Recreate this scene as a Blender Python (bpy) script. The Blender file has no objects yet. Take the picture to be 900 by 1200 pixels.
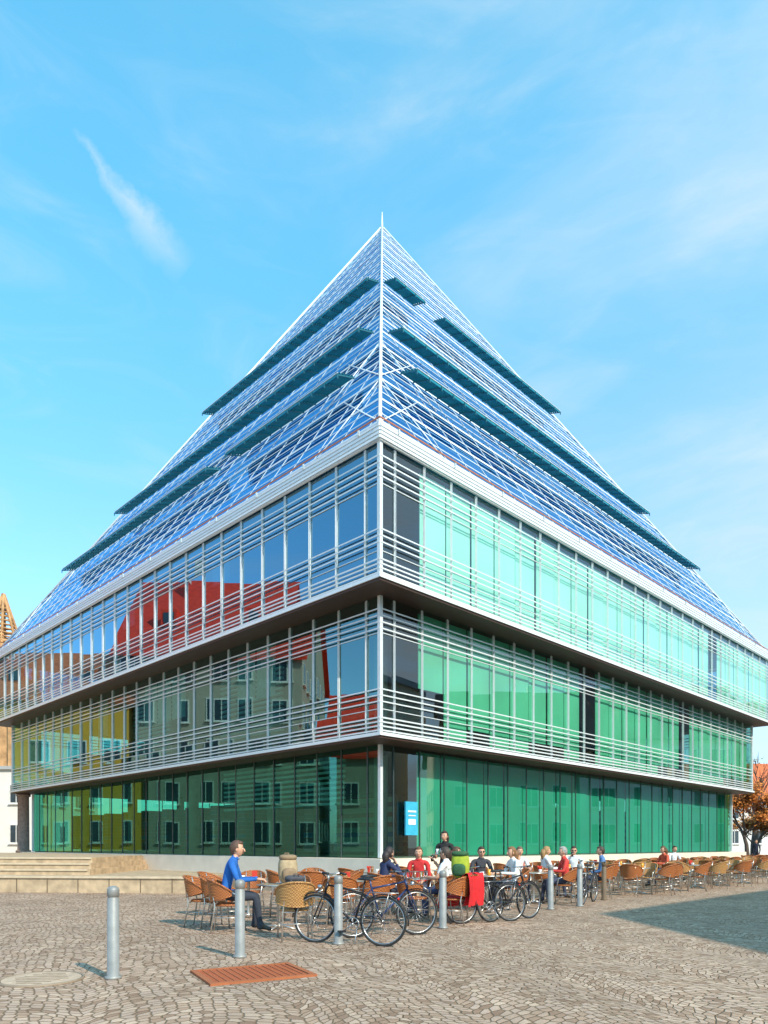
import bpy, math, random
from mathutils import Vector, Matrix
random.seed(7)
R=math.radians
scene=bpy.context.scene
scene.view_settings.view_transform='Standard'
scene.view_settings.look='None'
scene.view_settings.exposure=0
COL=scene.collection

# ------------------------------------------------------------------ materials
def nmat(name):
    m=bpy.data.materials.new(name); m.use_nodes=True
    nt=m.node_tree; b=nt.nodes['Principled BSDF']
    return m,nt,b
def mat(name,col,rough=0.6,metal=0.0,var=0.12,scale=6.0,bump=0.0,spec=0.5):
    m,nt,b=nmat(name)
    b.inputs['Roughness'].default_value=rough
    b.inputs['Metallic'].default_value=metal
    b.inputs['Specular IOR Level'].default_value=spec
    tc=nt.nodes.new('ShaderNodeTexCoord')
    n=nt.nodes.new('ShaderNodeTexNoise'); n.inputs['Scale'].default_value=scale
    n.inputs['Detail'].default_value=5
    nt.links.new(tc.outputs['Object'],n.inputs['Vector'])
    r=nt.nodes.new('ShaderNodeValToRGB')
    r.color_ramp.elements[0].position=0.3; r.color_ramp.elements[1].position=0.7
    r.color_ramp.elements[0].color=tuple(max(0,c*(1-var)) for c in col)+(1,)
    r.color_ramp.elements[1].color=tuple(min(1,c*(1+var)) for c in col)+(1,)
    nt.links.new(n.outputs['Fac'],r.inputs['Fac'])
    nt.links.new(r.outputs['Color'],b.inputs['Base Color'])
    if bump>0:
        bp=nt.nodes.new('ShaderNodeBump'); bp.inputs['Strength'].default_value=bump; bp.inputs['Distance'].default_value=0.02
        nt.links.new(n.outputs['Fac'],bp.inputs['Height']); nt.links.new(bp.outputs['Normal'],b.inputs['Normal'])
    return m
def glass(name,tint,refl=(0.9,0.97,1.0),base=0.22,ior=1.6,rough=0.0):
    m=bpy.data.materials.new(name); m.use_nodes=True; nt=m.node_tree
    nt.nodes.clear()
    out=nt.nodes.new('ShaderNodeOutputMaterial')
    mx=nt.nodes.new('ShaderNodeMixShader')
    t=nt.nodes.new('ShaderNodeBsdfTransparent'); t.inputs['Color'].default_value=tuple(tint)+(1,)
    g=nt.nodes.new('ShaderNodeBsdfGlossy'); g.inputs['Color'].default_value=tuple(refl)+(1,); g.inputs['Roughness'].default_value=rough
    f=nt.nodes.new('ShaderNodeFresnel'); f.inputs['IOR'].default_value=ior
    a=nt.nodes.new('ShaderNodeMath'); a.operation='ADD'; a.use_clamp=True; a.inputs[1].default_value=base
    nt.links.new(f.outputs[0],a.inputs[0]); nt.links.new(a.outputs[0],mx.inputs[0])
    nt.links.new(t.outputs[0],mx.inputs[1]); nt.links.new(g.outputs[0],mx.inputs[2])
    nt.links.new(mx.outputs[0],out.inputs['Surface'])
    return m
def weave(name,c1,c2,scale=40):
    m,nt,b=nmat(name)
    tc=nt.nodes.new('ShaderNodeTexCoord'); ch=nt.nodes.new('ShaderNodeTexChecker')
    ch.inputs['Scale'].default_value=scale
    ch.inputs['Color1'].default_value=tuple(c1)+(1,); ch.inputs['Color2'].default_value=tuple(c2)+(1,)
    nt.links.new(tc.outputs['Object'],ch.inputs['Vector'])
    nt.links.new(ch.outputs['Color'],b.inputs['Base Color']); b.inputs['Roughness'].default_value=0.5
    bp=nt.nodes.new('ShaderNodeBump'); bp.inputs['Distance'].default_value=0.004
    nt.links.new(ch.outputs['Fac'],bp.inputs['Height']); nt.links.new(bp.outputs['Normal'],b.inputs['Normal'])
    return m
def blocks(name,c1,c2,mortar,scale=2.0,w=0.6,h=0.3,rough=0.8,offset=0.5,msize=0.015):
    m,nt,b=nmat(name)
    tc=nt.nodes.new('ShaderNodeTexCoord'); mp=nt.nodes.new('ShaderNodeMapping'); mp.inputs['Rotation'].default_value=(R(90),0,0)
    br=nt.nodes.new('ShaderNodeTexBrick'); br.offset=offset
    br.inputs['Scale'].default_value=scale; br.inputs['Brick Width'].default_value=w; br.inputs['Row Height'].default_value=h
    br.inputs['Mortar Size'].default_value=msize
    br.inputs['Color1'].default_value=tuple(c1)+(1,); br.inputs['Color2'].default_value=tuple(c2)+(1,); br.inputs['Mortar'].default_value=tuple(mortar)+(1,)
    nt.links.new(tc.outputs['Object'],mp.inputs['Vector']); nt.links.new(mp.outputs[0],br.inputs['Vector'])
    nt.links.new(br.outputs['Color'],b.inputs['Base Color']); b.inputs['Roughness'].default_value=rough
    return m

M_alu=mat('aluminium_light',(0.68,0.71,0.71),0.35,0.1,0.05)
M_white=mat('white_coated_steel',(0.78,0.81,0.82),0.35,0.05,0.04)
M_dark=mat('dark_mullion',(0.07,0.10,0.10),0.4,0.4)
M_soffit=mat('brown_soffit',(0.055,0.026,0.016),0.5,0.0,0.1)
M_conc=mat('concrete',(0.45,0.44,0.41),0.8,0,0.12,3,0.15)
M_floor=mat('interior_floor',(0.16,0.15,0.13),0.6)
M_teal=mat('teal_louvre',(0.008,0.22,0.29),0.25,0.2,0.2,3)
M_rail=mat('red_rail',(0.45,0.15,0.07),0.5)
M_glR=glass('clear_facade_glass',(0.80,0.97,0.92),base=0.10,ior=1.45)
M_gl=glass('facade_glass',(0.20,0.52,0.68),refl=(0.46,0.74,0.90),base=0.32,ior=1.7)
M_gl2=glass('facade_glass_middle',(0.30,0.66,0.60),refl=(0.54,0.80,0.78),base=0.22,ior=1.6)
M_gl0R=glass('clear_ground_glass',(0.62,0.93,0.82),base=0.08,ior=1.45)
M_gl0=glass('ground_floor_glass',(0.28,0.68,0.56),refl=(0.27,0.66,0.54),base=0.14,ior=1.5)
M_gp=glass('pyramid_glass',(0.10,0.40,0.74),refl=(0.27,0.60,0.90),base=0.34,ior=1.5)
M_bl3=mat('pale_green_blind',(0.48,0.80,0.72),0.8,0,0.08,0.6)
M_bl2=mat('green_blind',(0.13,0.50,0.33),0.8,0,0.15,0.5)
M_bl1=mat('deep_green_blind',(0.05,0.36,0.27),0.8,0,0.18,0.4)
M_wblind=mat('white_blind',(0.7,0.72,0.7),0.8)
M_books=blocks('book_spines',(0.5,0.12,0.05),(0.08,0.2,0.35),(0.5,0.45,0.35),3,0.08,0.5)
M_interior=mat('interior_wall',(0.30,0.32,0.30),0.8)
M_sign=mat('blue_sign',(0.05,0.42,0.62),0.4)

# ------------------------------------------------------------------ mesh builder
class MB:
    def __init__(s): s.v=[];s.f=[];s.m=[];s.s=[]
    def add(s,vs,fs,mi=0,smooth=False,M=None):
        o=len(s.v)
        for p in vs:
            p=Vector(p)
            if M is not None: p=M@p
            s.v.append(p)
        for k,f in enumerate(fs):
            s.f.append([i+o for i in f]); s.m.append(mi[k] if isinstance(mi,(list,tuple)) else mi); s.s.append(smooth)
    def box(s,c,d,mi=0,M=None,rot=None):
        x,y,z=d[0]/2,d[1]/2,d[2]/2
        vs=[Vector((a*x,b*y,e*z)) for a in(-1,1) for b in(-1,1) for e in(-1,1)]
        if rot is not None: vs=[rot@p for p in vs]
        c=Vector(c); vs=[p+c for p in vs]
        s.add(vs,[(0,1,3,2),(4,6,7,5),(0,4,5,1),(2,3,7,6),(0,2,6,4),(1,5,7,3)],mi,False,M)
    def prism(s,poly,z0,z1,mi=0,M=None):
        n=len(poly)
        vs=[(p[0],p[1],z0) for p in poly]+[(p[0],p[1],z1) for p in poly]
        fs=[tuple(range(n-1,-1,-1)),tuple(range(n,2*n))]+[(i,(i+1)%n,(i+1)%n+n,i+n) for i in range(n)]
        s.add(vs,fs,mi,False,M)
    def tube(s,pts,r,n=8,mi=0,closed=False,cap=True,M=None,smooth=True):
        pts=[Vector(p) for p in pts]; N=len(pts)
        rs=r if isinstance(r,(list,tuple)) else [r]*N
        vs=[];prev=None
        for i,p in enumerate(pts):
            if closed: d=pts[(i+1)%N]-pts[i-1]
            elif i==0: d=pts[1]-p
            elif i==N-1: d=p-pts[i-1]
            else: d=pts[i+1]-pts[i-1]
            d.normalize()
            if prev is None:
                a=Vector((0,0,1)) if abs(d.z)<0.9 else Vector((1,0,0))
                u=d.cross(a).normalized()
            else:
                u=(prev-d*prev.dot(d))
                u=u.normalized() if u.length>1e-5 else d.orthogonal().normalized()
            prev=u; w=d.cross(u)
            for k in range(n):
                t=2*math.pi*k/n
                vs.append(p+(u*math.cos(t)+w*math.sin(t))*rs[i])
        fs=[]
        for i in range(N if closed else N-1):
            j=(i+1)%N
            for k in range(n):
                l=(k+1)%n
                fs.append((i*n+k,i*n+l,j*n+l,j*n+k))
        if not closed and cap:
            fs.append(tuple(range(n-1,-1,-1))); fs.append(tuple((N-1)*n+k for k in range(n)))
        s.add(vs,fs,mi,smooth,M)
    def sphere(s,c,d,mi=0,nu=12,nv=8,fn=None,M=None,rot=None,filt=None):
        vs=[];c=Vector(c)
        for j in range(nv+1):
            th=math.pi*j/nv
            for i in range(nu):
                ph=2*math.pi*i/nu
                p=Vector((math.sin(th)*math.cos(ph),math.sin(th)*math.sin(ph),math.cos(th)))
                if fn: p=fn(p)
                p=Vector((p.x*d[0],p.y*d[1],p.z*d[2]))
                if rot is not None: p=rot@p
                vs.append(c+p)
        fs=[]
        for j in range(nv):
            for i in range(nu):
                k=(i+1)%nu
                f=(j*nu+i,(j+1)*nu+i,(j+1)*nu+k,j*nu+k)
                if j==0: f=(0*nu+i,nu+i,nu+k)
                if j==nv-1: f=(j*nu+i,(j+1)*nu+i,j*nu+k)
                if filt and not filt(sum((vs[q]-c for q in f),Vector())/len(f)): continue
                fs.append(f)
        s.add(vs,fs,mi,True,M)
    def mesh(s,name,mats):
        me=bpy.data.meshes.new(name)
        me.from_pydata([tuple(p) for p in s.v],[],s.f)
        for m in mats: me.materials.append(m)
        me.polygons.foreach_set('material_index',s.m)
        me.polygons.foreach_set('use_smooth',s.s)
        me.update()
        return me
    def obj(s,name,mats,parent=None,loc=(0,0,0),rz=0):
        o=bpy.data.objects.new(name,s.mesh(name,mats)); COL.objects.link(o)
        o.location=loc; o.rotation_euler=(0,0,rz)
        if parent: o.parent=parent
        return o
def place(name,me,loc,rz=0,parent=None,sc=1):
    o=bpy.data.objects.new(name,me); COL.objects.link(o); o.location=loc; o.rotation_euler=(0,0,rz); o.scale=(sc,)*3
    if parent:o.parent=parent
    return o
def empty(name,loc=(0,0,0),rz=0):
    e=bpy.data.objects.new(name,None); COL.objects.link(e); e.location=loc; e.rotation_euler=(0,0,rz); return e

# ------------------------------------------------------------------ camera
cd=bpy.data.cameras.new('camera'); cam=bpy.data.objects.new('camera',cd); COL.objects.link(cam)
cam.location=(0,0,1.4); cam.rotation_euler=(R(90),0,0)
cd.sensor_fit='HORIZONTAL'; cd.sensor_width=36; cd.lens=36*830/900.; cd.shift_y=390/900.
cd.clip_end=3000; cd.clip_start=0.05
scene.camera=cam

# ------------------------------------------------------------------ light / sky
SUN=Vector((0.62,-0.78,0)).normalized(); EL=R(38)
sd=Vector((SUN.x*math.cos(EL),SUN.y*math.cos(EL),math.sin(EL)))
sl=bpy.data.lights.new('sun','SUN'); sl.energy=5.0; sl.angle=R(0.5); sl.color=(1.0,0.90,0.76)
so=bpy.data.objects.new('sun',sl); COL.objects.link(so); so.rotation_euler=sd.to_track_quat('Z','Y').to_euler()
so.location=(20,-30,40)
w=bpy.data.worlds.new('World'); scene.world=w; w.use_nodes=True; nt=w.node_tree; N=nt.nodes; L=nt.links
bg=N['Background']; bg.inputs['Strength'].default_value=0.12
sky=N.new('ShaderNodeTexSky'); sky.sky_type='NISHITA'; sky.sun_disc=False
sky.sun_elevation=EL; sky.sun_rotation=math.atan2(SUN.x,SUN.y); sky.dust_density=0.6; sky.ozone_density=1.6
tc=N.new('ShaderNodeTexCoord')
def vm(op,a,b=None):
    n=N.new('ShaderNodeVectorMath'); n.operation=op
    L.new(a,n.inputs[0])
    if b is not None: n.inputs[1].default_value=b
    return n
def mth(op,a,b=None,clamp=False):
    n=N.new('ShaderNodeMath'); n.operation=op; n.use_clamp=clamp
    for i,x in enumerate((a,b)):
        if x is None: continue
        if isinstance(x,(int,float)): n.inputs[i].default_value=x
        else: L.new(x,n.inputs[i])
    return n.outputs[0]
nrm=vm('NORMALIZE',tc.outputs['Generated']).outputs[0]
sep=N.new('ShaderNodeSeparateXYZ'); L.new(nrm,sep.inputs[0])
zf=N.new('ShaderNodeMapRange'); zf.interpolation_type='SMOOTHSTEP'; zf.inputs[1].default_value=0.25; zf.inputs[2].default_value=0.80; L.new(sep.outputs['Z'],zf.inputs[0])
tm=N.new('ShaderNodeMix'); tm.data_type='RGBA'; L.new(zf.outputs[0],tm.inputs[0]); tm.inputs[6].default_value=(1.7,2.65,2.95,1); tm.inputs[7].default_value=(1.75,4.1,3.65,1)
tint=N.new('ShaderNodeMix'); tint.data_type='RGBA'; tint.blend_type='MULTIPLY'; tint.inputs[0].default_value=1
L.new(sky.outputs[0],tint.inputs[6]); L.new(tm.outputs[2],tint.inputs[7])
def cloud(rot,scl,scale,lo,hi,dist=0.6,loc=(0,0,0)):
    mp=N.new('ShaderNodeMapping'); mp.inputs['Rotation'].default_value=rot; mp.inputs['Scale'].default_value=scl; mp.inputs['Location'].default_value=loc
    L.new(nrm,mp.inputs[0])
    n=N.new('ShaderNodeTexNoise'); n.inputs['Scale'].default_value=scale; n.inputs['Detail'].default_value=9; n.inputs['Roughness'].default_value=0.58; n.inputs['Distortion'].default_value=dist
    L.new(mp.outputs[0],n.inputs['Vector'])
    mr=N.new('ShaderNodeMapRange'); mr.interpolation_type='SMOOTHSTEP'
    mr.inputs[1].default_value=lo; mr.inputs[2].default_value=hi
    L.new(n.outputs['Fac'],mr.inputs[0]); return mr.outputs[0]
c1=cloud((0,R(38),0),(0.8,1,2.4),1.9,0.40,0.80,0.5,(3.1,0.4,1.2))
c2=cloud((0,R(30),R(10)),(1.0,1,3.4),4.6,0.45,0.82,0.9,(1.7,2,0))
hz=N.new('ShaderNodeMapRange'); hz.interpolation_type='SMOOTHSTEP'; hz.inputs[1].default_value=0.66; hz.inputs[2].default_value=0.05
L.new(mth('SUBTRACT',sep.outputs['Z'],mth('MULTIPLY',sep.outputs['X'],0.35)),hz.inputs[0])
# thin cirrus wisp
d1=Vector((-.416,1,.976)).normalized(); d2=Vector((-.300,1,.835)).normalized()
pn=d1.cross(d2).normalized(); mid=(d1+d2).normalized(); tg=(d2-d1).normalized(); hl=(d2-d1).length/2
wn=N.new('ShaderNodeTexNoise'); wn.inputs['Scale'].default_value=14; wn.inputs['Detail'].default_value=8; wn.inputs['Roughness'].default_value=0.65; L.new(nrm,wn.inputs['Vector'])
wob=mth('MULTIPLY',mth('SUBTRACT',wn.outputs['Fac'],0.5),0.05)
ds=mth('ABSOLUTE',mth('ADD',vm('DOT_PRODUCT',nrm,pn).outputs['Value'],wob))
al=vm('DOT_PRODUCT',vm('SUBTRACT',nrm,mid).outputs[0],tg).outputs['Value']
wd=mth('MULTIPLY',mth('ADD',al,hl+0.05),0.14)
wm=mth('SUBTRACT',1.0,mth('DIVIDE',ds,mth('MAXIMUM',wd,0.001)),True)
am=mth('SUBTRACT',1.0,mth('DIVIDE',mth('ABSOLUTE',al),hl+0.02),True)
fwd=mth('GREATER_THAN',sep.outputs['Y'],0.0)
wisp=mth('MULTIPLY',mth('MULTIPLY',wm,mth('POWER',am,0.6)),mth('MULTIPLY',fwd,mth('MULTIPLY',wn.outputs['Fac'],1.4)))
cw=mth('ADD',0.36,mth('MULTIPLY',sep.outputs['X'],0.9),True)
cl=mth('ADD',mth('MULTIPLY',c1,cw),mth('MULTIPLY',c2,0.26))
tot=mth('ADD',cl,mth('ADD',mth('MULTIPLY',hz.outputs[0],0.45),mth('MULTIPLY',wisp,0.8)),True)
mx=N.new('ShaderNodeMix'); mx.data_type='RGBA'; L.new(tot,mx.inputs[0]); L.new(tint.outputs[2],mx.inputs[6]); mx.inputs[7].default_value=(6.5,7.7,8.3,1)
L.new(mx.outputs[2],bg.inputs['Color'])

# ------------------------------------------------------------------ ground
gm,nt,b=nmat('cobblestone'); N2=nt.nodes; L2=nt.links
def m2(op,a,bb=None):
    n=N2.new('ShaderNodeMath'); n.operation=op
    for i,x in enumerate((a,bb)):
        if x is None: continue
        if isinstance(x,(int,float)): n.inputs[i].default_value=x
        else: L2.new(x,n.inputs[i])
    return n.outputs[0]
g=N2.new('ShaderNodeNewGeometry'); sp=N2.new('ShaderNodeSeparateXYZ'); L2.new(g.outputs['Position'],sp.inputs[0])
wv=N2.new('ShaderNodeTexNoise'); wv.inputs['Scale'].default_value=0.5; wv.inputs['Detail'].default_value=1; L2.new(g.outputs['Position'],wv.inputs['Vector'])
wo=m2('MULTIPLY',m2('SUBTRACT',wv.outputs['Fac'],0.5),0.9)
xx=m2('ADD',m2('ADD',m2('MULTIPLY',sp.outputs['X'],0.92),m2('MULTIPLY',sp.outputs['Y'],0.38)),wo)
yy=m2('SUBTRACT',m2('MULTIPLY',sp.outputs['Y'],0.92),m2('MULTIPLY',sp.outputs['X'],0.38))
fr=m2('FRACT',m2('DIVIDE',xx,1.5)); cc=m2('MULTIPLY',m2('SUBTRACT',fr,0.5),2.0)
arc=m2('MULTIPLY',m2('MULTIPLY',cc,cc),0.42)
vv=m2('ADD',yy,arc)
cb=N2.new('ShaderNodeCombineXYZ'); L2.new(xx,cb.inputs[0]); L2.new(vv,cb.inputs[1])
def vor(feat):
    v=N2.new('ShaderNodeTexVoronoi'); v.voronoi_dimensions='2D'; v.feature=feat; v.inputs['Scale'].default_value=10.5; v.inputs['Randomness'].default_value=0.6
    L2.new(cb.outputs[0],v.inputs['Vector']); return v
v1=vor('F1'); v2=vor('DISTANCE_TO_EDGE')
hs=N2.new('ShaderNodeSeparateColor'); L2.new(v1.outputs['Color'],hs.inputs[0])
rp=N2.new('ShaderNodeValToRGB'); e=rp.color_ramp.elements
e[0].position=0; e[0].color=(0.27,0.165,0.11,1); e[1].position=1; e[1].color=(0.55,0.39,0.28,1)
q=e.new(0.22); q.color=(0.41,0.27,0.185,1); q=e.new(0.7); q.color=(0.46,0.325,0.245,1)
L2.new(hs.outputs[0],rp.inputs[0])
bn=N2.new('ShaderNodeTexNoise'); bn.inputs['Scale'].default_value=0.45; bn.inputs['Detail'].default_value=6; L2.new(g.outputs['Position'],bn.inputs['Vector'])
mr=N2.new('ShaderNodeMapRange'); mr.inputs[1].default_value=0.3; mr.inputs[2].default_value=0.7; mr.inputs[3].default_value=0.84; mr.inputs[4].default_value=1.15
L2.new(bn.outputs['Fac'],mr.inputs[0])
mu=N2.new('ShaderNodeMix'); mu.data_type='RGBA'; mu.blend_type='MULTIPLY'; mu.inputs[0].default_value=1
L2.new(rp.outputs[0],mu.inputs[6]); L2.new(mr.outputs[0],mu.inputs[7])
dn=N2.new('ShaderNodeTexNoise'); dn.inputs['Scale'].default_value=2.2; dn.inputs['Detail'].default_value=8; dn.inputs['Roughness'].default_value=0.65; L2.new(g.outputs['Position'],dn.inputs['Vector'])
dr=N2.new('ShaderNodeMapRange'); dr.inputs[1].default_value=0.35; dr.inputs[2].default_value=0.65; dr.inputs[3].default_value=0.84; dr.inputs[4].default_value=1.08; L2.new(dn.outputs['Fac'],dr.inputs[0])
mu2=N2.new('ShaderNodeMix'); mu2.data_type='RGBA'; mu2.blend_type='MULTIPLY'; mu2.inputs[0].default_value=1
L2.new(mu.outputs[2],mu2.inputs[6]); L2.new(dr.outputs[0],mu2.inputs[7])
ed=N2.new('ShaderNodeMapRange'); ed.inputs[1].default_value=0.02; ed.inputs[2].default_value=0.11; L2.new(v2.outputs['Distance'],ed.inputs[0])
jm=N2.new('ShaderNodeMix'); jm.data_type='RGBA'; L2.new(ed.outputs[0],jm.inputs[0]); jm.inputs[6].default_value=(0.20,0.13,0.075,1); L2.new(mu2.outputs[2],jm.inputs[7])
L2.new(jm.outputs[2],b.inputs['Base Color']); b.inputs['Roughness'].default_value=0.85; b.inputs['Specular IOR Level'].default_value=0.25
fn=N2.new('ShaderNodeTexNoise'); fn.inputs['Scale'].default_value=40; L2.new(g.outputs['Position'],fn.inputs['Vector'])
hh=m2('ADD',ed.outputs[0],m2('MULTIPLY',fn.outputs['Fac'],0.5))
hh=m2('ADD',hh,m2('MULTIPLY',hs.outputs[1],0.6))
bp=N2.new('ShaderNodeBump'); bp.inputs['Strength'].default_value=0.7; bp.inputs['Distance'].default_value=0.016
L2.new(hh,bp.inputs['Height']); L2.new(bp.outputs['Normal'],b.inputs['Normal'])
G=MB(); G.add([(-900,-400,0),(900,-400,0),(900,1500,0),(-900,1500,0)],[(0,1,2,3)]); G.obj('cobblestone_ground',[gm])

# manhole covers
M_rust=blocks('rusty_grate',(0.56,0.13,0.03),(0.48,0.10,0.025),(0.18,0.05,0.02),30,0.5,0.5,0.7,0.5,0.06)
for n_ in M_rust.node_tree.nodes:
    if n_.type=='MAPPING': n_.inputs['Rotation'].default_value=(0,0,0)
B=MB(); B.box((0,0,0.008),(1.0,0.75,0.016),0); 
for s_ in(-1,1):
    B.box((0,s_*0.41,0.012),(1.14,0.06,0.024),1); B.box((s_*0.54,0,0.012),(0.06,0.76,0.024),1)
for i in range(13): B.box((-0.45+i*0.075,0,0.019),(0.012,0.72,0.008),1)
B.obj('rusty_drain_cover',[M_rust,mat('rust_frame',(0.36,0.11,0.04),0.8)],loc=(-1.42,7.66,0),rz=R(28))
B=MB()
B.prism([(0.38*math.cos(t*math.pi/16),0.38*math.sin(t*math.pi/16)) for t in range(32)],0,0.014,0)
B.tube([(0.40*math.cos(t*math.pi/16),0.40*math.sin(t*math.pi/16),0.006) for t in range(32)],0.016,6,1,True)
for i in range(-3,4): B.box((0,i*0.09,0.016),(0.55-abs(i)*0.1,0.02,0.006),1)
B.obj('manhole_cover',[mat('cast_cover',(0.50,0.36,0.25),0.8,0,0.2,12,0.3),mat('cover_rim',(0.27,0.2,0.14),0.7)],loc=(-3.55,7.35,0))

# ------------------------------------------------------------------ library
CX,CY=-0.1,38.4
lib=empty('glass_pyramid_library',(CX,CY,0),R(45))
H1,H2,H3=13.36,14.14,14.85
Z0,Z1,Z2,Z3,ZA=1.04,4.32,8.02,11.70,34.8
def RK(k): return Matrix.Rotation(k*math.pi/2,4,'Z')
def upos(h):
    out=[]; u=-h+0.5
    while u<h-0.3: out.append(u); u+=1.1
    return out
def facade(name,h,z0,z1,gms,bars,mull=(0.035,0.03),mm=0,transoms=()):
    fr_=MB(); gl=MB()
    for k in range(4):
        M=RK(k); us=upos(h)
        if k==3: us=[-x for x in us][::-1]
        edges=[-h]+us+[h]
        for a,b_ in zip(edges[:-1],edges[1:]):
            zz=[z0]+list(transoms)+[z1]
            for za,zb in zip(zz[:-1],zz[1:]):
                t1=random.uniform(-1,1)*0.0045*(b_-a); t2=random.uniform(-1,1)*0.003*(zb-za)
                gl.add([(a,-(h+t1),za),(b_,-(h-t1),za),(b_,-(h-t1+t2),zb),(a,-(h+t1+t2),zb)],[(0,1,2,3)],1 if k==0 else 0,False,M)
        for u in us: fr_.box((u,-(h+0.012),(z0+z1)/2),(mull[0],mull[1],z1-z0),1 if mm else 0,M)
        for t in transoms: fr_.box((0,-(h+0.010),t),(2*h-0.02,0.025,0.02),1 if mm else 0,M)
        for (zb,hb,wb) in bars:
            fr_.box((0,-(h+wb),zb),(2*(h+wb)-0.04,0.012,hb),0,M)
        if bars:
            for u in us: fr_.box((u,-(h+0.055),(z0+z1)/2),(0.010,0.02,z1-z0-0.06),0,M)
    for sx in(-1,1):
        for sy in(-1,1):
            fr_.box((sx*(h+0.025),sy*(h+0.025),(z0+z1)/2),(0.10,0.10,z1-z0-0.004),0)
    fr_.obj(name+'_frame',[M_alu,M_dark],lib); gl.obj(name+'_glazing',gms,lib)
def barset(z0,z1):
    b=[]
    for i in range(4): b.append((z0+0.05+i*0.11,0.040,0.078+0.0015*i))
    for i in range(3): b.append((z0+0.80+i*0.16,0.034,0.078))
    for i in range(4): b.append((z1-0.34-i*0.17,0.036,0.078))
    return b
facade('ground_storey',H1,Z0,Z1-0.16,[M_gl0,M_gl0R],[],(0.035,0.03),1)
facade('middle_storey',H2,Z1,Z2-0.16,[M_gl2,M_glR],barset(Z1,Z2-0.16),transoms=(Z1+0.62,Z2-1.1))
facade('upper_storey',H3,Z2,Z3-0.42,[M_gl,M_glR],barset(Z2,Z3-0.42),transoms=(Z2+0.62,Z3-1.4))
S=MB()
S.box((0,0,Z1-0.085),(2*H2+0.18,2*H2+0.18,0.13),0)
S.box((0,0,Z2-0.085),(2*H3+0.18,2*H3+0.18,0.13),0)
S.obj('soffit_slab',[M_soffit],lib)
S=MB()
for h,z in((H2+0.115,Z1-0.045),(H3+0.115,Z2-0.045)):
    for k in range(4): S.box((0,-h,z),(2*h+0.04,0.035,0.085),0,RK(k))
for k in range(4):
    for i in range(4): S.box((0,-(H3+0.14-i*0.003),Z3-0.36+i*0.10),(2*(H3+0.14)-0.02*i,0.035,0.06),0,RK(k))
    S.box((0,-(H3+0.05),Z3-0.2),(2*H3+0.10,0.02,0.42),1,RK(k))
    S.box((0,-(H3+0.19),Z3+0.06),(2*H3+0.40,0.03,0.028),2,RK(k))
    for u in upos(H3)[::2]: S.box((u,-(H3+0.17),Z3-0.0),(0.03,0.05,0.16),1,RK(k))
S.obj('eave_fascia',[M_white,M_alu,M_rail],lib)
S=MB()
S.box((0,0,Z0+0.0),(2*H1-0.1,2*H1-0.1,0.04),0)
S.box((0,0,Z1+0.05),(2*H2-0.1,2*H2-0.1,0.10),0)
S.box((0,0,Z2+0.05),(2*H3-0.1,2*H3-0.1,0.10),0)
S.box((0,0,Z3-0.12),(2*H3-0.3,2*H3-0.3,0.3),4)
S.box((0,0,15.5),(15,15,0.3),4); S.box((0,0,19.2),(9,9,0.3),4)
S.box((3.5,3.5,8.5),(9,9,14.9),2)
for i in range(-2,3):
    for j in range(-2,3):
        if abs(i)==2 or abs(j)==2:
            S.tube([(i*5.7,j*5.7,Z0),(i*5.7,j*5.7,Z3-0.3)],0.22,14,1)
for i in range(11):
    for fl in (Z0,Z1,Z2):
        S.box((-10+i*2.1,-9.3,fl+1.05),(0.5,3.0,1.9),3); 
        S.box((-9.6,-9.0+i*2.1+1.6,fl+1.05),(3.0,0.5,1.9),3)
S.obj('interior',[M_floor,M_conc,M_interior,M_books,mat('blue_grey_slab',(0.05,0.20,0.34),0.6)],lib)
# blinds behind right face
S=MB()
for h,z0,z1,mi,start in((H3,Z2+0.12,Z3-0.5,0,1),(H2,Z1+0.12,Z2-0.2,1,1),(H1,Z0+0.03,Z1-0.2,2,1)):
    us=upos(h)+[h]
    for i in range(start,len(us)-1):
        if mi==1 and i in(9,17): continue
        if mi==0 and i in(19,): continue
        dz=random.choice([0,0,0,0.0,0.4]) if mi==1 else 0
        if mi==1 and i==1: dz=1.3
        S.box(((us[i]+us[i+1])/2,-(h-0.14-random.uniform(0,.05)),(z0+dz+z1)/2),(1.05,0.015,z1-z0-dz),mi)
us=upos(H2)
for i in(4,5,9,10,11,15): S.box((-(H2-0.3),us[i]+0.55,Z2-1.1),(0.02,1.0,1.6),3)
us=upos(H3)
for i in(6,12): S.box((-(H3-0.3),us[i]+0.55,Z3-1.2),(0.02,1.0,1.2),3)
S.obj('roller_blinds',[M_bl3,M_bl2,M_bl1,M_wblind],lib)
S=MB()
for (y0,y1,za,zb,x) in((-9.5,-6.0,Z1+0.5,Z1+2.6,-(H2-0.35)),(-11.5,-5.0,Z0+1.6,Z1-0.3,-(H1-0.35)),(-2.5,0.5,Z1+0.5,Z1+2.9,-(H2-0.35))):
    z=za
    while z<zb:
        S.box((x,(y0+y1)/2,z),(0.10,y1-y0,0.07),0); z+=0.16
S.obj('slatted_blinds',[M_wblind],lib)

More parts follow.
